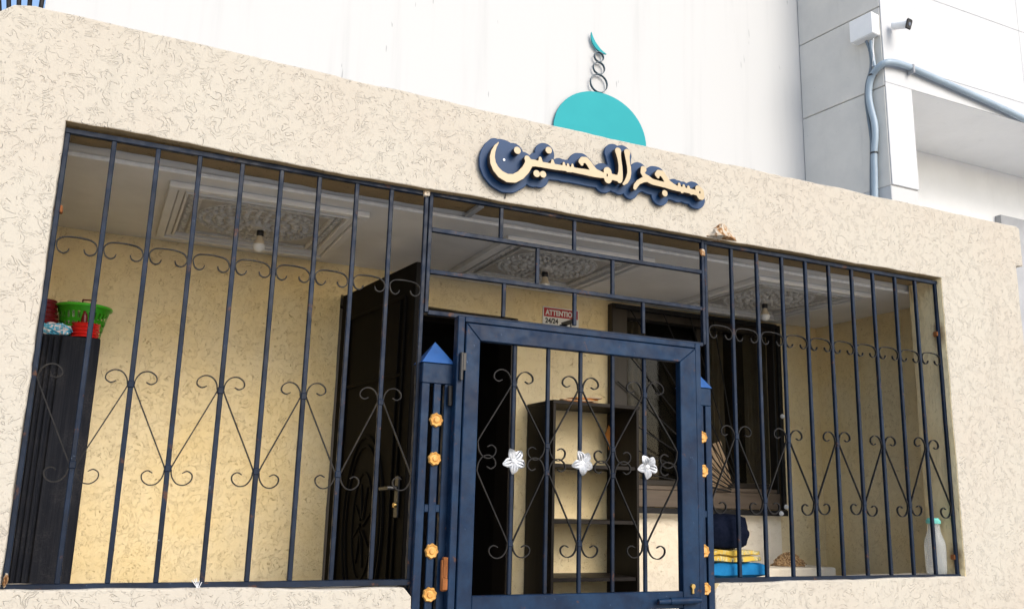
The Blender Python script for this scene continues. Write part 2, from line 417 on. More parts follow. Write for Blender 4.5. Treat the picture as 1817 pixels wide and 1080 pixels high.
for p in fw.data.polygons:
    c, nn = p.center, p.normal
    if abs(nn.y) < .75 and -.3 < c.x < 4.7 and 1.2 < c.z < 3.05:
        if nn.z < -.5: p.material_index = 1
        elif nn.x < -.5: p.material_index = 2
obj('roof_slab', MB().box((-.5, .252, 3.22), (5.34, 1.484, 3.405)), GREYPAINT, porch)
obj('side_wall', MB().box((-.53, .252, -.1), (-.43, 1.488, 3.215)), OCHRE, porch)
obj('side_wall', MB().box((5.035, .252, -.1), (5.095, 1.488, 3.215)), OCHRE, porch)
obj('porch_floor', MB().box((-.428, .0, -.05), (5.033, 1.488, .12)), FLOOR, porch)
door_in = [(1.262, 0.12), (1.262, 2.783), (2.452, 2.767), (2.452, 0.12)]
win_hole = [(3.25, 1.60), (3.25, 2.90), (4.60, 2.90), (4.60, 1.60)]
back = [(-.43, .0), (1.262, 0.0), (1.262, 2.783), (2.452, 2.767), (2.452, 0.0), (5.09, 0.0), (5.09, 3.2), (-.43, 3.2)]
link('back_wall', curve_mesh('back_wall', [wob(back, .003), win_hole[::-1]], .2, 0), OCHRE, porch, (0, BY, 0))
# ceiling with its front drop and bead
ce = MB().box((-.425, .268, ZC), (5.03, 1.486, 3.215))
obj('ceiling', ce, PLASTER, porch)
obj('ceiling_bead', MB().box((-.425, .256, ZC-.012), (5.03, .275, ZC+.008), .004), WHITEFLOWER, porch)
obj('ceiling_cleat', MB().box((1.555, .07, 2.972), (1.585, .255, 2.992), .002), GREYPAINT, porch)
# ceiling medallions: stepped square mouldings round a carved rosette
def square_ring(mb, ro, ri, z0, z1):
    for a, b in (((-ro, -ro), (ro, -ri)), ((-ro, ri), (ro, ro)), ((-ro, -ri), (-ri, ri)), ((ri, -ri), (ro, ri))):
        mb.box((a[0], a[1], z0), (b[0], b[1], z1), .003)
    return mb
mm = MB(); square_ring(mm, .465, .425, -.030, -.001); square_ring(mm, .420, .392, -.018, -.001); square_ring(mm, .388, .376, -.026, -.001)
mold_me = mesh(mm); mold_me.materials.append(PLASTER)
mi = MB(); square_ring(mi, .325, .306, -.020, -.001)
for sx in (-1, 1):
    for k in range(22):
        mi.obox((sx*.350, -.33+k*.0315, -.008), (.030, .017, .010), Matrix.Rotation(R(35*(-1)**k), 3, 'Z'), .003)
mi_me = mesh(mi); mi_me.materials.append(ROSE)
ro = MB()
for rad, cnt, ln, wd, hh in ((.285, 44, .030, .020, .012), (.245, 30, .046, .030, .018), (.195, 24, .052, .030, .015), (.145, 18, .052, .032, .020), (.098, 12, .050, .030, .016), (.055, 8, .042, .026, .020)):
    for k in range(cnt):
        a = 2*math.pi*(k+.5*(cnt % 4 == 0))/cnt
        t = bmesh.new(); bmesh.ops.create_icosphere(t, subdivisions=1, radius=.5)
        rot = Matrix.Rotation(a+(.5 if (cnt//2) % 2 else -.45)*(.2 < rad < .27), 4, 'Z')
        ro.add(t, Matrix.Translation((rad*math.cos(a), rad*math.sin(a), -.006)) @ rot @ Matrix.Diagonal((ln, wd, hh*2, 1)))
for rad in (.302, .268, .220, .122):
    ro.tube([(rad*math.cos(2*math.pi*k/40), rad*math.sin(2*math.pi*k/40), -.004) for k in range(41)], .006, 5)
ro.lathe([(.03, -.03), (.045, -.012), (.05, 0)], n=16)
rose_me = mesh(ro, True, 50); rose_me.materials.append(ROSE)
rec_me = mesh(MB().box((-.374, -.374, -.003), (.374, .374, -.0006))); rec_me.materials.append(plain('shaded_recess_plaster', (.46, .44, .41), (.38, .36, .33), 14, .9, .3, 60))  # darker sheet behind the petals, shade of the deep carving painted in
MED = [(.65, .87), (2.335, .87), (4.02, .87)]
for x, y in MED:
    a = link('ceiling_medallion', mold_me, None, porch, (x, y, ZC))
    link('recess_shade_panel', rec_me, None, a, (x, y, ZC)); link('inner_molding', mi_me, None, a, (x, y, ZC)); link('carved_rosette', rose_me, None, a, (x, y, ZC))
# broken patch on the lintel edge
ch = MB()
ol = [(1246, 419), (1255, 415), (1263, 412), (1267, 402), (1273, 396), (1279, 392), (1286, 395), (1293, 401), (1300, 409), (1306, 418), (1309, 429), (1296, 429), (1280, 427), (1264, 425), (1252, 422)]
inn_ = [(1270, 414, .035), (1281, 403, .03), (1284, 417, .045), (1293, 415, .022), (1300, 423, .02), (1259, 418, .012)]
ov = [ch.bm.verts.new(P(x, y, .012)) for x, y in ol]; ib = [ch.bm.verts.new(P(x, y, -d_)) for x, y, d_ in inn_]; bk_ = [ch.bm.verts.new(v.co+Vector((0, .06, 0))) for v in ov]
tri = [(0, 1, 'f'), (1, 2, 'f'), (2, 3, 'a'), (3, 4, 'a'), (4, 5, 'b'), (5, 6, 'b'), (6, 7, 'b'), (7, 8, 'd'), (8, 9, 'd'), (9, 10, 'e'), (10, 11, 'e'), (11, 12, 'c'), (12, 13, 'c'), (13, 14, 'f'), (14, 0, 'f')]
key = dict(zip('abcdef', ib))
for a, b, k in tri: ch.bm.faces.new((ov[a], ov[b], key[k]))
for a, b, c in (('f', 'a', 2), ('a', 'b', 4), ('b', 'd', 7), ('d', 'e', 9), ('e', 'c', 11), ('c', 'f', 13)): ch.bm.faces.new((ov[c], key[a], key[b]))
for t3 in (('a', 'b', 'c'), ('b', 'd', 'c'), ('d', 'e', 'c'), ('a', 'c', 'f')): ch.bm.faces.new([key[k] for k in t3])
for k in range(15): ch.bm.faces.new((ov[k], ov[(k+1) % 15], bk_[(k+1) % 15], bk_[k]))
ch.bm.faces.new(bk_)
bmesh.ops.triangulate(ch.bm, faces=ch.bm.faces[:]); bmesh.ops.subdivide_edges(ch.bm, edges=ch.bm.edges[:], cuts=2); ch.jitter(.007, 38)
obj('broken_plaster', ch, RUBBLE, porch, label='jagged broken plaster patch showing brown concrete')
cn = MB(); t = bmesh.new(); bmesh.ops.create_icosphere(t, subdivisions=3, radius=1)
for v in t.verts: v.co *= 1+.35*noise.noise(v.co*2.2)+.15*noise.noise(v.co*6)
cn.add(t, Matrix.Translation((-.222, .03, 1.275)) @ Matrix.Diagonal((.008, .025, .024, 1)))
obj('broken_plaster', cn, RUBBLE, porch, label='small chipped lower corner of the left opening')
# doorway frame and dark room behind
df = MB().box((2.405, BY-.004, .12), (2.452, BY+.20, 2.76), .004).box((1.262, BY+.02, 2.72), (2.40, BY+.20, 2.766), .004).box((1.263, BY+.06, .12), (1.30, BY+.20, 2.715), .004)
obj('door_frame', df, FRAMEWOOD, porch)
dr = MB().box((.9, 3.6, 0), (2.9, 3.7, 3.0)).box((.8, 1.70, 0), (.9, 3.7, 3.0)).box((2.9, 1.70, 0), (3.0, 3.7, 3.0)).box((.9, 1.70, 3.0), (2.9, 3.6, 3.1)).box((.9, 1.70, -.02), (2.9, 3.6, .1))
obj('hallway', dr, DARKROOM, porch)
# open door leaf
dA, dB = Vector((1.285, 1.44, 0)), Vector((1.405, .45, 0)); dl = (dB-dA).length; dd = (dB-dA).normalized()
rotd = Matrix((( dd.x, dd.y*-1, 0), (dd.y, dd.x, 0), (0, 0, 1)))   # local x along the leaf, local y normal
LM = Matrix.Translation(dA) @ rotd.to_4x4()
door = MB().box((0, -.022, .14), (dl, .022, 2.765), .004); door.bm.transform(LM)
door_o = obj('door', door, DARKWOOD, porch)
orn = MB()
def leaf_ring(cx, cz, rx, rz, r):
    orn.tube([(cx+rx*math.cos(2*math.pi*k/36), -.024, cz+rz*math.sin(2*math.pi*k/36)) for k in range(37)], r, 6)
for q, (rx, rz) in enumerate(((.26, .46), (.22, .41), (.13, .27))): leaf_ring(.50, 1.45, rx, rz, .011-.002*q)
for k in range(8):
    a = 2*math.pi*k/8; orn.tube([(.50+.02*math.cos(a), -.024, 1.45+.04*math.sin(a)), (.50+.11*math.cos(a+.3), -.026, 1.45+.22*math.sin(a+.3))], [.012, .004], 6)
for x in (.10, .16, .84, .90): orn.box((x-.008, -.032, .35), (x+.008, -.0225, 2.6), .003)
for z in (.35, 2.2, 2.6): orn.box((.11, -.031, z-.01), (.89, -.0226, z+.01), .003)
orn.bm.transform(LM); obj('door_carving', orn, DARKWOOD, door_o)
hd = MB().box((.90, -.034, 1.50), (.945, -.022, 1.70), .004).tube([(.922, -.03, 1.64), (.922, -.075, 1.64), (.83, -.078, 1.635)], .010, 8); hd.bm.transform(LM)
obj('door_handle', hd, BLACK, door_o)
lk = MB().lathe([(.012, -.045), (.014, -.03)], (.922, 0, 1.56), 12, 'y'); lk.bm.transform(LM); obj('lock_cylinder', lk, BRASS, door_o)

# ------------------------------------------------------------------ window of the back wall
win = thing('window', 'dark framed window behind the bookcase with curtains and sunburst guard', 'window', (3.93, BY, 1.6))
fr = MB().box((3.14, BY-.06, 1.575), (3.262, BY+.05, 2.945), .004).box((4.575, BY-.03, 1.575), (4.625, BY+.05, 2.945), .004)
fr.box((3.264, BY-.03, 2.86), (4.573, BY+.05, 2.944), .004)
obj('window_frame', fr, FRAMEWOOD, win)
obj('window_sill', MB().box((3.264, BY-.05, 1.577), (4.573, BY+.10, 1.69), .004).box((3.264, BY-.02, 1.692), (4.573, BY+.10, 1.72), .003), SILLWOOD, win)
obj('sash', MB().box((3.915, BY+.035, 1.722), (3.955, BY+.075, 2.858), .003).box((3.30, BY+.035, 1.722), (3.914, BY+.074, 1.76), .003).box((3.956, BY+.035, 1.722), (4.55, BY+.074, 1.76), .003), FRAMEWOOD, win)
obj('pane', MB().box((3.264, BY+.052, 1.762), (3.914, BY+.056, 2.858)), PANE, win)
obj('pane', MB().box((3.956, BY+.052, 1.762), (4.573, BY+.056, 2.858)), PANE, win)
def curtain(x0, x1, n, amp, y=BY+.10):
    mb = MB(); N = n*6
    rows = []
    for z in (1.73, 2.1, 2.5, 2.87):
        rows.append([mb.bm.verts.new((x0+(x1-x0)*k/N, y+amp*math.sin(k/N*n*2*math.pi)+.003*math.sin(z*9+k), z)) for k in range(N+1)])
    for A, B in zip(rows, rows[1:]):
        for k in range(N): mb.bm.faces.new((A[k], A[k+1], B[k+1], B[k]))
    bmesh.ops.solidify(mb.bm, geom=mb.bm.faces[:], thickness=.003); return mb
for x0, x1, n in ((3.355, 3.515, 3), (4.065, 4.205, 3), (4.395, 4.52, 4)): obj('curtain', curtain(x0, x1, n, .012), CURTAIN, win, smooth=True)
fan = MB()
for k in range(11):
    a0, a1 = R(104+k*6.8), R(104+k*6.8+5.0); c = (4.20, 1.700)
    fan.hull_poly([(c[0]+.06*math.cos(a0), c[1]+.06*math.sin(a0)), (c[0]+.42*math.cos(a0), c[1]+.36*math.sin(a0)), (c[0]+.42*math.cos(a1), c[1]+.36*math.sin(a1)), (c[0]+.06*math.cos(a1), c[1]+.06*math.sin(a1))], BY+.012, BY+.018)
obj('fan_panel', fan, plain('tan_fan', (.40, .29, .18), (.33, .23, .14), 14, .7), win)
obj('apron_panel', MB().box((3.152, BY-.004, .125), (4.61, BY-.0005, 1.572)), APRON, win)
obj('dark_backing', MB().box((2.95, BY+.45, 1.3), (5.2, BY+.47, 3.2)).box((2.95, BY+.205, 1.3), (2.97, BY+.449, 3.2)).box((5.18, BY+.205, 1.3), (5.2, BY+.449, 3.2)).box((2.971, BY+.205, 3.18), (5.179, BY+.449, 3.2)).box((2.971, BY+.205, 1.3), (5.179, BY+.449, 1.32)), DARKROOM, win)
gd = MB().box((3.14, BY-.095, 1.535), (4.600, BY-.065, 1.574), .002).box((4.562, BY-.095, 1.575), (4.592, BY-.070, 2.93), .002).box((3.14, BY-.095, 2.905), (4.561, BY-.07, 2.935), .002)
gd_o = obj('guard_frame', gd, IRON, win)
for k in range(9):
    a = R(100+k*9.0); L = min(1.24/math.sin(a), 1.03/max(.01, -math.cos(a)))
    obj('guard_ray', MB().tube([(4.20+.1*math.cos(a), BY-.08, 1.68+.1*math.sin(a)), (4.20+L*math.cos(a), BY-.08, 1.68+L*math.sin(a))], .005, 6), IRON, gd_o)
for x, z in ((4.577, 2.25), (4.578, 1.60), (4.53, 1.553)):
    obj('fixing_knob', MB().lathe([(.012, -.112), (.018, -.10), (.016, -.094)], (x, BY, z), 12, 'y'), WHITEFLOWER, gd_o)

# ------------------------------------------------------------------ building behind and neighbour
wb = thing('white_building', 'tall weathered white building wall rising behind the porch roof', 'building', (2.2, BY, 0))
obj('wall', MB().box((-.515, BY, 3.21), (5.02, BY+.35, 9.0)).box((-.515, BY+.205, 0), (.78, BY+.35, 3.2)), WHITE, wb)
obj('drainpipe', MB().tube([(-.535, BY-.01, 3.4), (-.535, BY-.01, 9)], .010, 8), IRON, wb)
nb = thing('neighbour_building', 'pale concrete building at the right with panel joints and deep recess', 'building', (6, .735, 0))
CX, CY = 5.105, .735
def side(y, off=0.0): return 5.0+.137*(1.49-y)-off
def side_slab(z0, z1, mat, name, off=0.0):
    mb = MB()
    pts = [(side(1.485)-off, 1.485), (side(CY)-off, CY), (5.385, CY), (5.385, 1.485)]
    A = [mb.bm.verts.new((x, y, z0)) for x, y in pts]; B = [mb.bm.verts.new((x, y, z1)) for x, y in pts]
    for k in range(4): mb.bm.faces.new((A[k], A[(k+1) % 4], B[(k+1) % 4], B[k]))
    mb.bm.faces.new(A[::-1]); mb.bm.faces.new(B); bmesh.ops.bevel(mb.bm, geom=mb.bm.edges[:], offset=.004, segments=1, affect='EDGES')
    o = obj(name, mb, mat, nb); return o
def facemats(o, mats):
    """front (street) face of the corner panel is painted white, the side face is bare grey"""
    me = o.data; me.materials.clear()
    for m_ in mats: me.materials.append(m_)
    for p in me.polygons: p.material_index = 1 if p.normal.y < -.8 else 0
side_slab(3.41, 3.93, WHITE, 'corner_panel', .001)
facemats(side_slab(3.932, 4.718, GREYCON, 'corner_panel'), (GREYCON, LIGHTCON))
facemats(side_slab(4.725, 5.378, GREYCON, 'corner_panel'), (GREYCON, LIGHTCON))
facemats(side_slab(5.385, 6.6, GREYCON, 'corner_panel'), (GREYCON, LIGHTCON))
obj('joint_core', MB().box((5.16, CY+.03, 3.5), (5.37, 1.47, 6.5)), GREYPAINT, nb)
obj('corner_facing', MB().box((5.108, CY-.010, 3.935), (5.384, CY-.001, 4.749), .003), LIGHTCON, nb)
for x0, x1 in ((5.108, 6.729), (6.731, 9.0)):
    for z0, z1 in ((4.75, 4.927), (4.929, 5.598), (5.600, 6.6)):
        obj('front_panel', MB().box((x0, CY-.010, z0), (x1, CY-.001, z1), .002), LIGHTCON, nb)
obj('front_beam', MB().box((5.388, CY, 4.762), (9.0, CY+.22, 6.6)), LIGHTCON, nb)
obj('recess_soffit', MB().box((5.388, CY-.004, 4.751), (9.0, 1.56, 4.760)), RECESS, nb)
obj('recess_wall', MB().box((5.386, 1.561, 0), (9.0, 1.75, 4.90)), RECESS, nb)
obj('grey_dado', MB().box((7.37, 1.50, 0), (9.0, 1.558, 4.29)), GREYPAINT, nb)

# junction box, conduits, camera
def SP(px, py, off):
    """point of the neighbour's side wall (kept off the wall by off) at a measured position"""
    d = right*(px-908.5) - up*(py-540.0) + fwd*1573.7
    n = Vector((1, .137, 0)); t = (5.0+.137*1.49-off-n.dot(CAM))/n.dot(d); return CAM+d*t
a1 = SP(1505, 40, .09); a2 = SP(1548, 58, .09); b1 = SP(1506, 78, .09); b2 = SP(1547, 21, .09)
zt = (a1.z+b2.z)/2; zb = (b1.z+a2.z)/2; yb = a1.y; yf = a2.y
jb = thing('junction_box', 'white plastic junction box on the grey neighbouring wall', 'junction box', (side((yb+yf)/2), (yb+yf)/2, zb))
ang = math.atan(.137)
rz = Matrix.Rotation(ang, 3, 'Z')
ctr = Vector((side((yb+yf)/2, .045), (yb+yf)/2, (zt+zb)/2)); ln = abs(yf-yb)
obj('box_body', MB().obox(ctr+Vector((.008, 0, 0)), (.070, ln, zt-zb), rz, .006), WPLASTIC, jb)
obj('box_lid', MB().obox(ctr-Vector((.036, .005, 0)), (.020, ln+.004, zt-zb+.004), rz, .006), WPLASTIC, jb)
pts = [P(1830, 222, .69), P(1817, 211, .69), P(1760, 184, .69), P(1700, 157, .69), P(1650, 135, .69), P(1615, 120, .69), P(1590, 112, .685), P(1572, 111, .69)]
pts += [SP(1558, 120, .045), SP(1548, 134, .035), SP(1543, 150, .032), SP(1542, 172, .032), SP(1546, 195, .032), SP(1552, 220, .032), SP(1553, 245, .032), SP(1551, 275, .032), SP(1552, 310, .032), SP(1553, 370, .032)]
cnd = thing('conduit', 'thick grey conduit pipe curving round the corner of the pale building', 'pipe', (5.1, .7, 3.4))
obj('pipe', MB().tube(catmull(pts, 5), .0245, 12), PIPE, cnd, smooth=True)
for q in (9, 16):
    c = pts[q] if q == 9 else SP(1551, 272, .032)
    obj('cable_tie', MB().lathe([(.0285, -.006), (.0285, .006)], c, 14), BLACK, cnd)
obj('pipe_clip', MB().obox(P(1617, 124, .69), (.018, .06, .07), Matrix.Rotation(0, 3, 'Z'), .004), GREYPAINT, cnd)
c2 = [SP(1537, 73, .05), SP(1543, 88, .04), SP(1546, 110, .03), SP(1544, 128, .022), SP(1538, 150, .018), SP(1537, 180, .016), SP(1541, 210, .016), SP(1546, 250, .016), SP(1546, 300, .016), SP(1546, 370, .016)]
tag(obj('thin_conduit', MB().tube(catmull(c2, 5), .012, 8), PIPEDARK, smooth=True), 'thin dark conduit dropping from the junction box behind the thick pipe', 'pipe')
c3 = [SP(1545, 72, .05), SP(1546, 85, .04), SP(1549, 100, .035), SP(1552, 118, .03)]
tag(obj('short_conduit', MB().tube(catmull(c3, 5), .012, 8), PIPE, smooth=True), 'short grey conduit between the junction box and pipe bend', 'pipe')
c4 = [SP(1550, 68, .06), SP(1549, 85, .05), SP(1550, 100, .05), SP(1548, 118, .03)]
tag(obj('white_cable', MB().tube(catmull(c4, 5), .0045, 6), WPLASTIC, smooth=True), 'thin white cable hanging under the junction box', 'cable')
cc = thing('security_camera', 'white bullet security camera with black face on the pale corner', 'camera', P(1585, 47, CY))
bp = P(1585, 47, CY)
obj('mount', MB().lathe([(.035, -.002), (.033, -.018), (.018, -.026)], bp, 16, 'y').tube([bp+Vector((0, -.02, 0)), bp+Vector((.012, -.05, .012)), bp+Vector((.028, -.065, .02))], .011, 8), WPLASTIC, cc, smooth=True)
hd_ = Vector((.12, -.93, -.34)).normalized(); h0 = P(1613, 43, CY-.17)-hd_*.11
obj('camera_body', MB().tube([h0-hd_*.03, h0-hd_*.025, h0+hd_*.10, h0+hd_*.104], [.022, .031, .033, .030], 14), WPLASTIC, cc, smooth=True)
q = hd_.to_track_quat('Z', 'Y').to_matrix()
fc = obj('camera_face', MB().obox(h0+hd_*.108, (.064, .076, .012), q, .008), BLACK, cc)
obj('lens', MB().tube([h0+hd_*.112, h0+hd_*.117], .014, 12), plain('lens_glass', (.10, .12, .18), (.08, .10, .14), 8, .1), fc)
# iron railing seen past the left end of the white wall
rl = thing('roof_railing', 'dark blue iron railing beside the left edge of the white wall', 'railing', (-.8, BY+.25, 3.5))
obj('rail', MB().box((-1.5, BY+.24, 4.10), (-.53, BY+.27, 4.14), .003), IRON, rl)
obj('rail', MB().box((-1.5, BY+.24, 5.2), (-.53, BY+.27, 5.24), .003), IRON, rl)
for k in range(20):
    x = -.56-k*.044; lean = .30*(1-math.exp(-k*.3)); wd = .030 if k == 6 else .0125
    obj('baluster', MB().tube([(x, BY+.255, 4.10), (x-lean*.9, BY+.255, 5.22)], wd, 6), IRON, rl)
obj('roof_edge', MB().box((-1.6, BY+.1, 3.9), (-.53, BY+.5, 4.098)), WHITE, rl)

# ------------------------------------------------------------------ dome emblem on the white wall
de = thing('dome_emblem', 'turquoise dome cut-out with navy rings and crescent on the white wall', 'emblem', (3.06, BY, 4.16))
DY = BY-.03
dome_pts = [(52, 870), (75, 800), (105, 740), (150, 670), (200, 620), (260, 585), (320, 567), (390, 558), (450, 562), (520, 585), (590, 625), (650, 670), (710, 730), (765, 800), (810, 880), (840, 950), (862, 1043)]
def dpx(x, y): v = P(970+x/4.911, 50+y/4.911, DY); return (v.x, v.z)
cxd = 3.062; wd_ = .386; zb_ = 4.152
loop = [(cxd-wd_, zb_)]
for k in range(33):
    a = math.pi-math.pi*k/32; loop.append((cxd+wd_*math.cos(a)*(1-.02*math.sin(a)), zb_+.0+.352*math.sin(a)**.92))
loop = loop[1:]
link('dome', curve_mesh('dome', [loop], .012, 0), TURQ, de, (0, DY, 0))
zc_ = zb_+.352
for r_, in ((.072,), (.049,), (.040,)):
    zc_ += r_
    rg = MB(); n = 36; vs = []
    for k in range(n):
        a = 2*math.pi*k/n; vs.append([rg.bm.verts.new((cxd-.018+rr*math.cos(a), yy, zc_+rr*math.sin(a))) for rr, yy in ((r_, DY-.004), (r_, DY+.016), (r_-.0035, DY+.016), (r_-.0035, DY-.004))])
    for k in range(n):
        A, B = vs[k], vs[(k+1) % n]
        for j in range(4): rg.bm.faces.new((A[j], A[(j+1) % 4], B[(j+1) % 4], B[j]))
    obj('ring', rg, RINGNAVY, de); zc_ += r_
# crescent open to the upper right, resting on the top ring
cc_ = Vector((cxd+.030, zc_+.112)); ou, inn = [], []
for k in range(25):
    t = k/24; a = R(165+t*112); w_ = .030*math.sin(math.pi*t)**.8
    ou.append((cc_.x+.118*math.cos(a), cc_.y+.118*math.sin(a))); inn.append((cc_.x+(.118-w_)*math.cos(a), cc_.y+(.118-w_)*math.sin(a)))
link('crescent', curve_mesh('crescent', [ou+inn[::-1][1:-1]], .012, 0), TURQ, de, (0, DY, 0))

# ------------------------------------------------------------------ lettered sign
sg = thing('lettered_sign', 'blue shaped board with raised cream Arabic lettering on the porch lintel', 'sign', P(1050, 320, 0))
YL, YBK = -.070, -.026
A_ = lambda x, y, r: (840+x/8.259, 230+y/8.259, r/8.259)
B_ = lambda x, y, r: (1040+x/8.259, 240+y/8.259, r/8.259)
def conv(lst, f):
    out = []
    for x, y, r_ in lst:
        px, py, pr = f(x, y, r_); v = P(px, py, YL); s_ = P(px, py-10, YL); out.append((v.x, v.z, pr*(s_-v).length/10*1.03))
    return out
muh = [conv(l, A_) for l in (
    [(370, 188, 4), (325, 245, 17), (292, 320, 27), (278, 400, 34), (290, 490, 40), (330, 575, 46), (400, 655, 52), (500, 710, 57), (600, 715, 58), (690, 668, 58), (765, 590, 56), (805, 520, 56), (815, 480, 52)],
    [(815, 480, 52), (790, 425, 40)],
    [(815, 488, 54), (900, 490, 44), (1000, 512, 38), (1100, 530, 38), (1200, 547, 38), (1300, 560, 36), (1400, 578, 34), (1520, 602, 36), (1640, 622, 40), (1760, 648, 42), (1870, 665, 40)],
    [(985, 490, 36), (980, 418, 18)], [(1165, 520, 34), (1160, 452, 15)], [(1332, 555, 28), (1326, 492, 14)], [(1392, 565, 24), (1386, 510, 13)], [(1455, 570, 24), (1452, 515, 13)],
    [(965, 530, 14), (1150, 560, 12)], [(1370, 605, 12), (1430, 612, 12)],
    [(1590, 505, 22), (1578, 470, 36), (1605, 445, 42), (1650, 445, 40), (1695, 495, 42), (1735, 560, 44), (1790, 620, 44), (1880, 660, 40)])]
muh += [conv(l, B_) for l in (
    [(200, 572, 36), (260, 590, 38)], [(315, 530, 58), (330, 600, 58), (322, 645, 56)], [(322, 600, 55), (400, 615, 40), (470, 632, 42), (492, 650, 42)],
    [(470, 232, 46), (478, 290, 34), (492, 370, 27), (504, 450, 27), (506, 540, 32), (496, 620, 44), (490, 665, 34)])]
alef = [conv([(603, 252, 46), (604, 310, 34), (615, 390, 27), (630, 470, 28), (634, 550, 29), (620, 620, 30), (588, 682, 26), (550, 715, 14)], B_)]
msj = [conv(l, B_) for l in (
    [(842, 500, 44), (825, 545, 28), (850, 585, 30), (895, 630, 42)], [(900, 635, 44), (830, 655, 34), (765, 690, 30), (728, 740, 30), (715, 775, 22)],
    [(895, 632, 46), (970, 680, 40), (1060, 705, 37), (1160, 728, 37), (1250, 757, 37), (1340, 780, 36), (1440, 800, 33), (1540, 822, 34), (1630, 845, 36)],
    [(1055, 610, 20), (1042, 575, 34), (1065, 552, 40), (1115, 560, 40), (1155, 620, 40), (1195, 690, 42), (1270, 745, 38), (1340, 780, 34)],
    [(1372, 790, 28), (1365, 716, 17)], [(1440, 800, 26), (1432, 738, 17)], [(1510, 815, 26), (1500, 758, 18)],
    [(1400, 832, 12), (1415, 834, 12)], [(1535, 855, 12), (1550, 858, 12)],
    [(1645, 785, 46), (1685, 830, 48), (1692, 895, 48)], [(1640, 840, 40), (1672, 895, 44)])]
dots = [[conv([d], A_)[0]] for d in ((645, 305, 48), (1105, 303, 46), (928, 645, 47), (1022, 655, 45))] + [[conv([(1155, 850, 42)], B_)[0]]]
holes = {id(muh): [conv([(310, 585, 13)], B_)[0]], id(msj): [conv([(1668, 838, 12)], B_)[0]]}
def field(strokes, X, Z, extra=0.0):
    F = np.full(X.shape, 9.0)
    for st in strokes:
        if len(st) == 1:
            x, z, r_ = st[0]; F = np.minimum(F, np.hypot(X-x, Z-z)-r_)
        for (x0, z0, ra), (x1, z1, rb) in zip(st, st[1:]):
            dx, dz = x1-x0, z1-z0; L2 = dx*dx+dz*dz+1e-12
            t = np.clip(((X-x0)*dx+(Z-z0)*dz)/L2, 0, 1); F = np.minimum(F, np.hypot(X-x0-t*dx, Z-z0-t*dz)-(ra+(rb-ra)*t))
    return F
def letter_loops(strokes, stp, lev, hole=None, n=2):
    pts = [p for s_ in strokes for p in s_]; pad = .03+max(lev, 0)
    xs = np.arange(min(p[0] for p in pts)-pad, max(p[0] for p in pts)+pad, stp); zs = np.arange(min(p[1] for p in pts)-pad, max(p[1] for p in pts)+pad, stp)
    X, Z = np.meshgrid(xs, zs); F = field(strokes, X, Z)
    if hole:
        for x, z, r_ in hole: F = np.maximum(F, r_-np.hypot((X-x), (Z-z)/1.9))
    lp = marching(F, lev, xs, zs)
    return [thin(l, n) for l in lp]
for st in (muh, alef, msj):
    link('letter', curve_mesh('letter', letter_loops(st, .0022, 0, holes.get(id(st))), .034, .0015, 1), None, sg, (0, YL, 0))
for d in dots:
    link('letter_dot', curve_mesh('letter_dot', letter_loops([d], .002, 0), .034, .0015, 1), None, sg, (0, YL, 0))
for o in sg.children:
    o.data.materials.clear(); o.data.materials.append(LETTERFACE); o.data.materials.append(LETTERSIDE)
    for p in o.data.polygons: p.material_index = 0 if p.normal.y < -.8 else 1
allst = muh+alef+msj+dots
bowl = conv([(470, 420, 215)], A_)
lv = [l for l in letter_loops(allst+[bowl], .004, .035, None, 1)]
lv.sort(key=len); lv = lv[-1:]
link('sign_board', curve_mesh('sign_board', lv, .016, .002, 1), SIGNBLUE, sg, (0, YBK, 0))
spacers = MB()
for d in dots: spacers.lathe([(.008, YL+.033), (.008, YBK+.002)], (d[0][0], 0, d[0][1]), 10, 'y')
for st in (muh, alef, msj):
    for s_ in st[::2]: spacers.lathe([(.004, YL+.033), (.004, YBK+.002)], (s_[0][0], 0, s_[0][1]), 8, 'y')
sp_ = obj('spacer', spacers, BLACK, sg); sp_['kind'] = 'stuff'
v = P(894, 284, YBK); obj('screw', MB().lathe([(.006, YBK-.004), (.007, YBK)], (v.x, 0, v.z), 10, 'y'), WHITEFLOWER, sg)
tag(obj('spacer_rod', MB().tube([(1.66, -.004, 3.085), (1.665, -.01, 3.06), (1.66, -.006, 3.01)], .003, 6), IRON), 'thin dark wire end hanging below the lettered sign', 'wire')

# ------------------------------------------------------------------ ironwork
BARY = .045
def bar_mesh(h, w_=.019, d_=.019): return mesh(MB().box((-w_/2, -d_/2, 0), (w_/2, d_/2, h), .0025))
ARCH = [(.33, -.08), (.29, -.16), (.19, -.20), (.08, -.14), (.025, .0), (.05, .10), (.15, .175), (.30, .20), (.50, .205), (.70, .19), (.85, .155), (.95, .07), (.975, -.03), (.93, -.14), (.82, -.19), (.71, -.15), (.67, -.06)]
def s_scroll(u, H, s):
    low = [(.31, -.10), (.43, -.05), (.55, -.13), (.53, -.27), (.38, -.37), (.20, -.34), (.08, -.20), (.045, -.04), (.075, .10)]
    upp = [(1-a, H-b*.92) for a, b in low[::-1]]
    k = [low[-1][0]+(upp[0][0]-low[-1][0])*.5, low[-1][1]+(upp[0][1]-low[-1][1])*.5]
    return low+[tuple(k)]+upp
def scroll(parent, uv, x0, s, z0, flipx=False, flipz=False, y=BARY, th=.0046, dy=.011, zs=None):
    zs = zs or s
    p = catmull([(x0+((1-a) if flipx else a)*s, y, z0+(-b if flipz else b)*zs) for a, b in uv], 4)
    return obj('scroll', MB().strip(p, th, dy), IRON, parent)
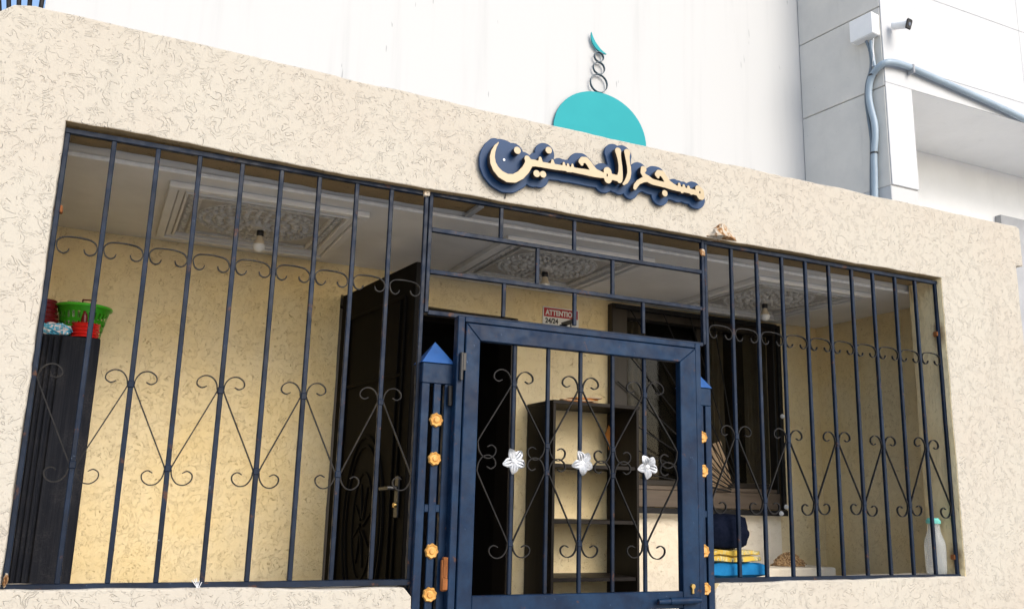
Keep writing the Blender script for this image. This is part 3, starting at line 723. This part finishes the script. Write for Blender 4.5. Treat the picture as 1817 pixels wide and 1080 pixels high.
def grille(name, label, xs, zlo, zhi, zc, zu, zl, upper):
    g = thing(name, label, 'window grille', (xs[0], BARY, zlo), 'window grilles of the porch')
    s = (xs[-1]-xs[0])/(len(xs)-1)
    obj('bottom_rail', MB().box((xs[0]-.012, BARY-.014, zlo-.012), (xs[-1]+.012, BARY+.014, zlo+.012), .002), BLUE, g)
    obj('top_rail', MB().box((xs[0]-.012, BARY-.012, zhi-.011), (xs[-1]+.012, BARY+.012, zhi+.011), .002), BLUE, g)
    bm_ = bar_mesh(zhi-zlo-.022); bm_.materials.append(BLUE)
    for i, x in enumerate(xs):
        b_ = link('side_bar' if i in (0, len(xs)-1) else 'bar', bm_, None, g, (x, BARY, zlo+.012)); b_.rotation_euler = (random.uniform(-.001, .001), random.uniform(-.0022, .0022), random.uniform(-.05, .05))
    for i in range(len(xs)-1):
        scroll(g, ARCH, xs[i]+.008, s-.016, zc, zs=s, y=BARY-.002+random.uniform(-.002, .002))
        up_left = (i % 2 == 0) == upper      # upper joint on the left bar of this bay
        scroll(g, s_scroll(0, (zu-zl)/s, s), xs[i]+.006, s-.012, zl+random.uniform(-.006, .006), flipx=up_left, zs=s)
    for i in range(1, len(xs)-1):
        z = zu if (i % 2 == 0) == upper else zl
        obj('collar', MB().box((xs[i]-.012, BARY-.013, z-.014), (xs[i]+.012, BARY+.012, z+.014), .003), BLUE, g)
    return g
lx = [-.224+.1674*i for i in range(10)]
gl = grille('window_grille', 'blue iron grille with scrolls left of the gate', lx, 1.247, 2.982, 2.520, 2.0, 1.685, True)
rx = [2.873+.1753*i for i in range(11)]
gr = grille('window_grille', 'blue iron grille with scrolls right of the gate', rx, 1.234, 2.982, 2.497, 1.952, 1.63, False)
for g, x, zz in ((gr, 4.640, (2.66, 1.34)), (gl, -.208, (2.66,))):
    for z in zz: obj('wall_fixing', MB().box((x-.028, BARY-.004, z-.014), (x-.0, BARY+.03, z+.014), .004).jitter(.004, 40), RUST, g)
# tie wire on the sill rail
tw = MB()
for q in range(5):
    tw.tube([P(350+random.uniform(-10, 10), 1030+random.uniform(-6, 4), BARY-.02), P(350+random.uniform(-5, 5), 1040, BARY-.026), P(350+random.uniform(-11, 11), 1050+random.uniform(-4, 3), BARY-.022)], .0014, 5)
tag(obj('tie_wire', tw, WHITEFLOWER), 'twisted silver wire tied round the bottom rail of the left grille', 'wire')
# transom over the gate
tr = thing('transom_grille', 'rectangular brick-pattern iron grille above the gate', 'grille', (2.07, BARY, 2.43))
T0, T1 = 1.312, 2.842
for z in (2.42, 2.612, 2.812, 2.985): obj('rail', MB().box((T0, BARY-.012, z-.010), (T1, BARY+.010, z+.010), .002), BLUE, tr)
for x in (T0-.009, T1+.009): obj('stile', MB().box((x-.009, BARY-.013, 2.42), (x+.009, BARY+.011, 2.995), .002), BLUE, tr)
for z0, z1, xs in ((2.822, 2.975, (1.665, 2.068, 2.464)), (2.622, 2.802, (1.865, 2.292)), (2.44, 2.602, (1.690, 2.074, 2.474))):
    for x in xs: obj('upright', MB().box((x-.009, BARY-.009, z0), (x+.009, BARY+.008, z1), .002), BLUE, tr)
for p in ((757, 343), (1246, 448)):
    v = P(*p, BARY-.015); obj('weld_lump', MB().box(v-Vector((.018, .008, .018)), v+Vector((.018, .006, .018)), .006).jitter(.008, 60), RUBBLE, tr)

# ------------------------------------------------------------------ gate
GY = -.055
def gx(x): return x*(CAM.y-GY)/(CAM.y+.02)
def gz(z): return 1.6+(z-1.6)*(CAM.y-GY)/(CAM.y+.02)
gt = thing('gate', 'blue iron gate with scrolls and three white leaf ornaments', 'gate', (2.09, GY, .15))
X0, X1, ZT = gx(1.440), gx(2.782), gz(2.410); L0, L1, LT, LB = gx(1.548), gx(2.648), gz(2.303), gz(1.192)
fo = MB().box((X0, GY, .12), (X0+.033, GY+.05, ZT), .003).box((X1-.033, GY, .12), (X1, GY+.05, ZT), .003).box((X0+.034, GY, ZT-.026), (X1-.034, GY+.05, ZT), .003)
obj('outer_frame', fo, GATEBLUE, gt)
def mitre(mb, poly, y0, y1):
    t = MB(); t.hull_poly(poly, y0, y1); bmesh.ops.bevel(t.bm, geom=t.bm.edges[:], offset=.003, segments=1, affect='EDGES'); mb.add(t.bm)
a, b = X0+.037, X1-.037; tz = ZT-.031
for nm, poly in (('stile', [(a, .15), (L0, .15), (L0, LT), (a, tz)]), ('stile', [(b, .15), (b, tz), (L1, LT), (L1, .15)]), ('top_rail', [(a+.002, tz), (L0+.002, LT), (L1-.002, LT), (b-.002, tz)])):
    mb = MB(); mitre(mb, poly, GY-.008, GY+.034); obj(nm, mb, GATEBLUE, gt)
obj('lock_rail', MB().box((L0+.001, GY-.006, gz(1.115)), (L1-.001, GY+.032, LB), .003), GATEBLUE, gt)
obj('bottom_rail', MB().box((L0+.001, GY-.006, .15), (L1-.001, GY+.032, .24), .003), GATEBLUE, gt)
gb = [L0-.0]+[gx(x) for x in (1.731, 1.908, 2.083, 2.262, 2.445)]+[L1]
gyc = GY+.014
m1 = bar_mesh(LT-LB, .017, .017); m1.materials.append(BLUE); m2 = bar_mesh(gz(1.115)-.24, .017, .017); m2.materials.append(BLUE)
for x in gb[1:-1]:
    link('bar', m1, None, gt, (x, gyc, LB)); link('bar', m2, None, gt, (x, gyc, .24))
zu, zl, zm, zd = gz(2.120), gz(1.847), gz(1.724), gz(1.410)
for i in range(6):
    s = gb[i+1]-gb[i]; ul = (i % 2 == 1)
    scroll(gt, s_scroll(0, (zu-zl)/s, s), gb[i]+.006, s-.012, zl, flipx=ul, y=gyc, zs=s)
    scroll(gt, s_scroll(0, (zm-zd)/s, s), gb[i]+.006, s-.012, zm, flipx=ul, flipz=True, y=gyc, zs=s)
for i in range(1, 6):
    for z in ((zu, zd) if i % 2 else (zl, zm)): obj('collar', MB().box((gb[i]-.011, gyc-.012, z-.013), (gb[i]+.011, gyc+.011, z+.013), .003), BLUE, gt)
# leaf ornaments: five ridged petals round a boss
pm = MB(); rows = []
for t in np.linspace(0, 1, 9):
    wdt = .0200*math.sin(math.pi*(.10+.86*t))**.75*(1-.25*(t > .7)*(t-.7)/.3)+.0012
    cup = -.014*math.sin(math.pi*t*.9)
    rows.append([pm.bm.verts.new((.006+t*.052, cup+(-.0045 if k % 2 else .0015)*math.sin(math.pi*min(1, t+.1)), wdt*(k/3-1)*(1-.12*(t > .92)))) for k in range(7)])
for A, B in zip(rows, rows[1:]):
    for k in range(6): pm.bm.faces.new((A[k], A[k+1], B[k+1], B[k]))
bmesh.ops.solidify(pm.bm, geom=pm.bm.faces[:], thickness=.002)
petal_me = mesh(pm, True, 25); petal_me.materials.append(WHITEFLOWER)
boss_me = mesh(MB().lathe([(.002, -.012), (.009, -.008), (.013, .0), (.013, .014)], n=14, axis='y'), True); boss_me.materials.append(WHITEFLOWER)
for q, (i, z) in enumerate(((1, gz(1.770)), (3, gz(1.776)), (5, gz(1.772)))):
    c = (gb[i], gyc-.022, z); f = link('leaf_ornament', boss_me, None, gt, c)
    for a in (116, 55, 197, -17, 268):
        p_ = link('petal', petal_me, None, f, c); p_.rotation_euler = (0, -R(a+random.uniform(-5, 5)), 0)
v0 = P(820, 625, GY-.012); v1 = P(818, 674, GY-.012)
obj('hinge', MB().tube([v0, v1], .009, 10).box((v0.x+.008, GY-.012, v1.z+.045), (v0.x+.022, GY-.0085, v0.z), .001), BLACK, gt)
v = P(784, 1035, -.02); rh = MB()
for dz, r_ in ((.0, .022), (.05, .018), (.085, .016)): rh.tube([(v.x+.01, -.03, v.z+dz-.022), (v.x+.01, -.03, v.z+dz+.024)], r_, 9)
rh.box((v.x-.012, -.035, v.z-.03), (v.x+.03, -.022, v.z+.10), .004); obj('hinge', rh.jitter(.006, 50), RUST, gt, label='rusty orange lower hinge')
v = P(805, 700, -.02); obj('hinge', MB().tube([(X0-.012, -.02, v.z-.05), (X0-.012, -.02, v.z+.04)], .011, 8).jitter(.004, 60), IRON, gt)
v = P(1228, 1043, GY-.008); obj('lock_cylinder', MB().lathe([(.011, -.012), (.012, 0)], (v.x, GY-.009, v.z+.010), 14, 'y').box((v.x-.006, GY-.020, v.z-.025), (v.x+.006, GY-.0085, v.z+.004), .003), BRASS, gt)
va, vb = P(1168, 1067, GY-.03), P(1243, 1064, GY-.03)
obj('sliding_bolt', MB().tube([va, vb], .013, 10).tube([va+(vb-va)*.28, va+(vb-va)*.92],   .0165, 10), GATEBLUE, gt, smooth=True)
# gate posts
def gate_post(x0, x1, label):
    y0, y1 = .0, .11; g = thing('gate_post', label, 'gate post', ((x0+x1)/2, .055, 0), 'gate posts')
    w_ = x1-x0; xc = (x0+x1)/2; z0, zh, zr = .0, 2.095, 2.185
    for xa, xb in ((x0, x0+.036), (x1-.036, x1)):
        for ya, yb_ in ((y0, y0+.03), (y1-.03, y1)): obj('corner_strip', MB().box((xa, ya, z0), (xb, yb_, zh-.001), .002), GATEBLUE, g)
    obj('centre_strip', MB().box((xc-.0165, y0-.003, z0), (xc+.0165, y0+.010, zh-.001), .002), GATEBLUE, g)
    for xs_ in (x0+.003, x1-.013): obj('centre_strip', MB().box((xs_, .045, z0), (xs_+.01, .072, zh-.001), .002), GATEBLUE, g)
    for z in (1.555, .75):
        obj('cross_strip', MB().box((x0+.037, y0+.002, z-.016), (x1-.037, y0+.022, z+.016), .002), GATEBLUE, g)
    obj('post_head', MB().box((x0-.001, y0-.001, zh), (x1+.001, y1+.001, zr), .003), GATEBLUE, g)
    cp = MB(); e = .006; B = [cp.bm.verts.new(p) for p in ((x0-e, y0-e, zr+.002), (x1+e, y0-e, zr+.002), (x1+e, y1+e, zr+.002), (x0-e, y1+e, zr+.002))]; t = cp.bm.verts.new((xc, .055, zr+.105))
    for k in range(4): cp.bm.faces.new((B[k], B[(k+1) % 4], t))
    cp.bm.faces.new(B[::-1]); obj('pyramid_cap', cp, CAPBLUE, g)
    rm = MB(); n = 32; prof = [(.0, -.016), (.010, -.015), (.014, -.009), (.018, -.008), (.026, -.013), (.031, -.006), (.031, .0)]; rings = []
    for r_, h in prof:
        rings.append([rm.bm.verts.new(((r_*(1+(.075*math.cos(8*2*math.pi*k/n) if r_ > .02 else 0)))*math.cos(2*math.pi*k/n), h, (r_*(1+(.075*math.cos(8*2*math.pi*k/n) if r_ > .02 else 0)))*math.sin(2*math.pi*k/n))) for k in range(n)])
    for A, Bq in zip(rings, rings[1:]):
        for k in range(n): rm.bm.faces.new((A[k], A[(k+1) % n], Bq[(k+1) % n], Bq[k]))
    bmesh.ops.remove_doubles(rm.bm, verts=rm.bm.verts[:], dist=.0004)
    me = mesh(rm, True, 35); me.materials.append(GOLD)
    for z in (1.933, 1.765, 1.377, 1.200, .95, .55):
        q_ = link('rosette', me, None, g, (xc+random.uniform(-.003, .003), y0-.004, z)); q_.rotation_euler = (random.uniform(-.08, .08), random.uniform(0, .8), random.uniform(-.1, .1)); q_.scale = (random.uniform(.94, 1.05), 1, random.uniform(.94, 1.05))
    return g
gate_post(1.288, 1.432, 'blue slotted gate post with gold rosettes left of the gate')
gate_post(2.722, 2.856, 'blue slotted gate post with gold rosettes right of the gate, half behind it')

# ------------------------------------------------------------------ lamps in the ceiling
def bulb(x, y, label):
    b = thing('light_bulb', label, 'light bulb', (x, y, ZC), 'bare bulbs under the ceiling')
    z = ZC-.004
    obj('rose_cap', MB().lathe([(.026, 0), (.024, -.014), (.014, -.02)], (x, y, z), 18), PLASTER, b, smooth=True)
    obj('socket', MB().lathe([(.0165, -.018), (.019, -.024), (.019, -.045), (.016, -.05)], (x, y, z), 16), BLACK, b, smooth=True)
    bo = obj('bulb_neck', MB().lathe([(.0145, -.05), (.018, -.065), (.025, -.082), (.0305, -.095)], (x, y, z), 20), BULBNECK, b, smooth=True)
    pr = [(.0305, -.095)]+[(.0325*math.cos(R(a)), -.104+.0325*math.sin(R(a))) for a in (10, -10, -30, -50, -70, -86)]
    obj('bulb_globe', MB().lathe(pr, (x, y, z), 24), BULB, b, smooth=True)
    return b
b0 = bulb(.675, .93, 'bare bulb hanging from the left ceiling medallion')
copy_thing(b0, (MED[1][0]-MED[0][0], 0, 0), 'bare bulb hanging from the middle ceiling medallion above the gate', 'bare bulbs under the ceiling')
copy_thing(b0, (MED[2][0]-MED[0][0], 0, 0), 'bare bulb hanging from the right ceiling medallion', 'bare bulbs under the ceiling')

# ------------------------------------------------------------------ warning sign
ws = thing('warning_sign', 'small red and white ATTENTION 24/24 camera notice on the ochre wall', 'sign', (2.76, BY, 2.75))
SX0, SX1, SZ0, SZ1 = 2.630, 2.905, 2.690, 2.872; sy = BY-.008
obj('plate', MB().box((SX0, sy, SZ0), (SX1, BY-.003, SZ1), .001), SIGNWHITE, ws)
obj('red_band', MB().box((SX0+.008, sy-.0015, SZ1-.068), (SX1-.008, sy-.0002, SZ1-.008)), SIGNRED, ws)
def fit_text(body, x, z, w_, h, mat, off=.0):
    me = text_mesh('lettering', body, .1, .0004, off); xs = [v.co.x for v in me.vertices]; zs_ = [v.co.z for v in me.vertices]
    me.transform(Matrix.Translation((-min(xs), 0, -min(zs_)))); me.transform(Matrix.Diagonal((w_/(max(xs)-min(xs)), 1, h/(max(zs_)-min(zs_)), 1)))
    return link('lettering', me, mat, ws, (x, sy-.0025, z))
fit_text('ATTENTION', SX0+.018, SZ1-.058, .236, .038, SIGNWHITE, .004)
fit_text('24/24', SX0+.018, SZ1-.113, .098, .036, PRINTBLACK, .003)
pc = MB().obox((SX1-.082, sy-.001, SZ1-.094), (.105, .001, .030), Matrix.Rotation(R(-22), 3, 'Y')).obox((SX1-.118, sy-.001, SZ1-.116), (.060, .001, .014), Matrix.Rotation(R(-8), 3, 'Y')).box((SX1-.066, sy-.0015, SZ1-.14), (SX1-.056, sy-.0005, SZ1-.10))
obj('camera_pictogram', pc, PRINTBLACK, ws)

# ------------------------------------------------------------------ bookcase
bk = thing('bookcase', 'dark open-backed bookcase standing behind the gate', 'bookcase', (2.84, 1.3, .12))
BX0, BX1, BF, BB, BT = 2.530, 3.148, 1.118, 1.478, 2.205
obj('side_panel', MB().box((BX0, BF, .12), (BX0+.018, BB, BT-.023), .001), SHELFWOOD, bk)
obj('side_panel', MB().box((BX1-.018, BF, .12), (BX1, BB, BT-.023), .001), SHELFWOOD, bk)
obj('top_board', MB().box((BX0-.004, BF-.004, BT-.022), (BX1+.004, BB, BT), .0015), SHELFWOOD, bk)
for z in (1.800, 1.468, 1.132, .80, .46, .14): obj('shelf', MB().box((BX0+.0185, BF+.012, z), (BX1-.0185, BB-.002, z+.022), .001), SHELFWOOD, bk)
pp = thing('papers', 'loose brown papers and thin books lying on top of the bookcase', 'papers', (2.78, 1.25, BT))
for k in range(4):
    obj('booklet', MB().obox((2.74+.03*k+random.uniform(-.02, .02), 1.26, BT+.006+.011*k), (.24-.03*k, .17, .009), Matrix.Rotation(R(random.uniform(-14, 14)), 3, 'Z'), .001), PAPER if k % 2 else ORANGE, pp)
oc = MB().hull_poly([(3.09, 1.96), (3.126, 1.86), (3.126, 2.05), (3.095, 2.10), (3.07, 2.04)], 1.40, 1.404)
tag(obj('orange_card', oc, ORANGE), 'orange card standing inside the top shelf of the bookcase', 'card')

# ------------------------------------------------------------------ left cabinet and the things on it
cb = thing('cabinet', 'tall narrow dark worn cabinet in the left corner behind the grille', 'cabinet', (-.2, 1.3, .12))
CT = 2.338
obj('cabinet_body', MB().box((-.425, 1.17, .12), (-.020, 1.47, CT), .006), CABINET, cb)
obj('cabinet_door', MB().box((-.195, 1.150, .16), (-.022, 1.169, CT-.004), .004), CABINET, cb)
for k in range(9): obj('ribbing', MB().box((-.415+k*.0235, 1.155, .16), (-.400+k*.0235, 1.169, CT-.01), .003), CABINET, cb)
bs = thing('basket', 'bright green perforated plastic basket on top of the dark cabinet', 'basket', (-.115, 1.31, CT))
n = 56; prof = [(.085+(.125-.085)*t/10, .165*t/10) for t in range(11)]
sh = MB().lathe(prof, (-.115, 1.305, CT+.003), n, skip=lambda j, k: (j in (2, 4, 6, 7) and k % 2 == 0), cap=False)
bmesh.ops.solidify(sh.bm, geom=sh.bm.faces[:], thickness=.003)
obj('basket_wall', sh, GREEN, bs); obj('basket_base', MB().lathe([(.001, .002), (.086, .002), (.086, .006), (.001, .006)], (-.115, 1.305, CT), 28), GREEN, bs)
obj('basket_rim', MB().lathe([(.122, .160), (.134, .158), (.137, .166), (.132, .172), (.122, .170)], (-.115, 1.305, CT+.003), n, cap=False), GREEN, bs, smooth=True)
def ribbed(r, h, ribs, taper=1.0):
    return [(r*(1-(1-taper)*t/(ribs*4))*(1+.05*math.cos(2*math.pi*t/4)), h*t/(ribs*4)) for t in range(ribs*4+1)]
j1 = thing('jug', 'red ribbed plastic jug with dark spout before the green basket', 'jug', (-.105, 1.20, CT), 'plastic jugs on the cabinet')
obj('jug_body', MB().lathe([(.001, 0)]+ribbed(.066, .072, 4)+[(.03, .076), (.001, .077)], (-.095, 1.225, CT+.001), 24, cap=False), RED, j1, smooth=True)
obj('spout', MB().tube([(-.105, 1.205, CT+.07), (-.106, 1.20, CT+.10), (-.107, 1.20, CT+.135), (-.107, 1.20, CT+.15)], [.017, .016, .011, .005], 10), MAROON, j1, smooth=True)
j2 = thing('jug', 'maroon ribbed plastic jug at the left edge of the cabinet top', 'jug', (-.30, 1.30, CT), 'plastic jugs on the cabinet')
obj('jug_body', MB().lathe([(.001, 0)]+[(a, b+.06) for a, b in ribbed(.075, .125, 5, .7)]+[(.03, .19), (.001, .192)], (-.295, 1.28, CT), 24, cap=False), MAROON, j2, smooth=True)
obj('jug_foot', MB().lathe([(.06, .0), (.07, .059)], (-.295, 1.28, CT+.001), 20), RED, j2)
j3 = thing('jug', 'clear ribbed plastic jug with a thin red handle in front of the basket', 'jug', (-.16, 1.2, CT), 'plastic jugs on the cabinet')
obj('jug_body', MB().lathe(ribbed(.034, .19, 9, .9), (-.165, 1.262, CT+.002), 20), CLEARPL, j3, smooth=True)
obj('handle', MB().tube(catmull([(-.140, 1.24, CT+.05), (-.128, 1.235, CT+.10), (-.125, 1.235, CT+.19), (-.118, 1.235, CT+.20), (-.06, 1.24, CT+.202)], 3), .004, 6), MAROON, j3)
bg_ = MB(); t = bmesh.new(); bmesh.ops.create_icosphere(t, subdivisions=4, radius=1)
for vtx in t.verts:
    c = vtx.co.copy(); vtx.co *= 1+.42*abs(noise.noise(c*2.3))+.16*noise.noise(c*5.5)
bg_.add(t, Matrix.Translation((-.235, 1.20, CT+.028)) @ Matrix.Diagonal((.078, .032, .030, 1)))
for vtx in bg_.bm.verts: vtx.co.z = max(vtx.co.z, CT+.001)
tag(obj('plastic_bag', bg_, FILM, smooth=False), 'crumpled blue and white plastic packet on the front of the cabinet top', 'bag')

# ------------------------------------------------------------------ things on the right sill and the ledge
tag(obj('ledge', MB().box((3.85, 1.06, .12), (4.70, 1.485, 1.205),   .012, 2), APRON), 'low whitewashed ledge below the window', 'ledge')
wk = MB(); 
for k in range(150):
    a = random.uniform(0, 2*math.pi); rr = .12*math.sqrt(random.random()); x, y = rr*math.cos(a), rr*math.sin(a)*.55
    hgt = .085*(1-(rr/.125)**2)
    b_ = random.uniform(0, math.pi); d_ = Vector((math.cos(b_)*.03, math.sin(b_)*.02, 0))
    c = Vector((4.43+x, 1.22+y, 1.210+hgt)); wk.tube([c-d_-Vector((0, 0, .012)), c, c+d_-Vector((0, 0, .012))], .0045, 5)
wk.lathe([(.118, 0), (.112, .02), (.09, .05), (.05, .074), (.005, .082)], (0, 0, 0), 24)
for vtx in wk.bm.verts:
    if vtx.co.x < 2: vtx.co = Vector((4.43+vtx.co.x, 1.22+vtx.co.y*.55, 1.207+vtx.co.z))
tag(obj('wicker_basket', wk, WICKER), 'small brown woven wicker basket upside down on the white ledge', 'basket')
def folded(name, x0, x1, y0, y1, z0, z1, mat, label, layers=2, amp=.006, off=0):
    mb = MB(); h = (z1-z0)/layers
    for k in range(layers):
        t = bmesh.new(); bmesh.ops.create_cube(t, size=1.0); bmesh.ops.subdivide_edges(t, edges=t.edges[:], cuts=7, use_grid_fill=True)
        for vtx in t.verts:
            c = vtx.co; e = max(abs(c.x), abs(c.y))*2
            c.z *= (1-.35*max(0, e-.75)/.25)
        mb.add(t, Matrix.Translation(((x0+x1)/2+random.uniform(-.006, .006), (y0+y1)/2, z0+h*(k+.5))) @ Matrix.Diagonal((x1-x0, y1-y0, h*.98, 1)))
    for vtx in mb.bm.verts:
        d_ = noise.noise_vector(vtx.co*14+Vector((off, 0, 0)))*amp; vtx.co += d_; vtx.co.z = max(vtx.co.z, z0)
    return tag(obj(name, mb, mat, smooth=True), label, 'cloth')
folded('folded_cloth', 2.88, 3.265, .085, .240, 1.240, 1.312, BLUECLOTH, 'bright blue folded cloth at the bottom of the stack on the right sill', 1, .010, 1)
folded('folded_cloth', 2.875, 3.215, .082, .232, 1.316, 1.376, YELLOW, 'yellow patterned folded cloth in the middle of the stack on the sill', 2, .010, 5)
nv = MB(); t = bmesh.new(); bmesh.ops.create_icosphere(t, subdivisions=4, radius=1)
for vtx in t.verts:
    c = vtx.co.copy(); k = .72/max(abs(c.x), abs(c.y), abs(c.z)); vtx.co = c*(1*.55+k*.45); vtx.co *= 1+.10*noise.noise(c*1.9)+.05*noise.noise(c*5)
nv.add(t, Matrix.Translation((3.030, .16, 1.466)) @ Matrix.Diagonal((.185, .085, .105, 1)))
for vtx in nv.bm.verts: vtx.co.z = max(vtx.co.z, 1.382)
tag(obj('folded_fleece', nv, NAVYCLOTH, smooth=True), 'bulky navy fleece bundled on top of the folded cloths on the sill', 'cloth')
bt = thing('bottle', 'cloudy plastic bottle with teal cap on the right end of the sill', 'bottle', (4.558, .125, 1.236))
bx, by, bz = 4.558, .128, 1.240
obj('bottle_body', MB().lathe([(.048, 0), (.056, .012), (.058, .06), (.060, .15), (.056, .185), (.042, .225), (.036, .25), (.034, .285)], (bx, by, bz), 28), BOTTLE, bt, smooth=True)
obj('bottle_cap', MB().lathe([(.037, .286), (.041, .288), (.041, .305), (.034, .312), (.030, .318)], (bx, by, bz), 24), TEAL, bt, smooth=True)
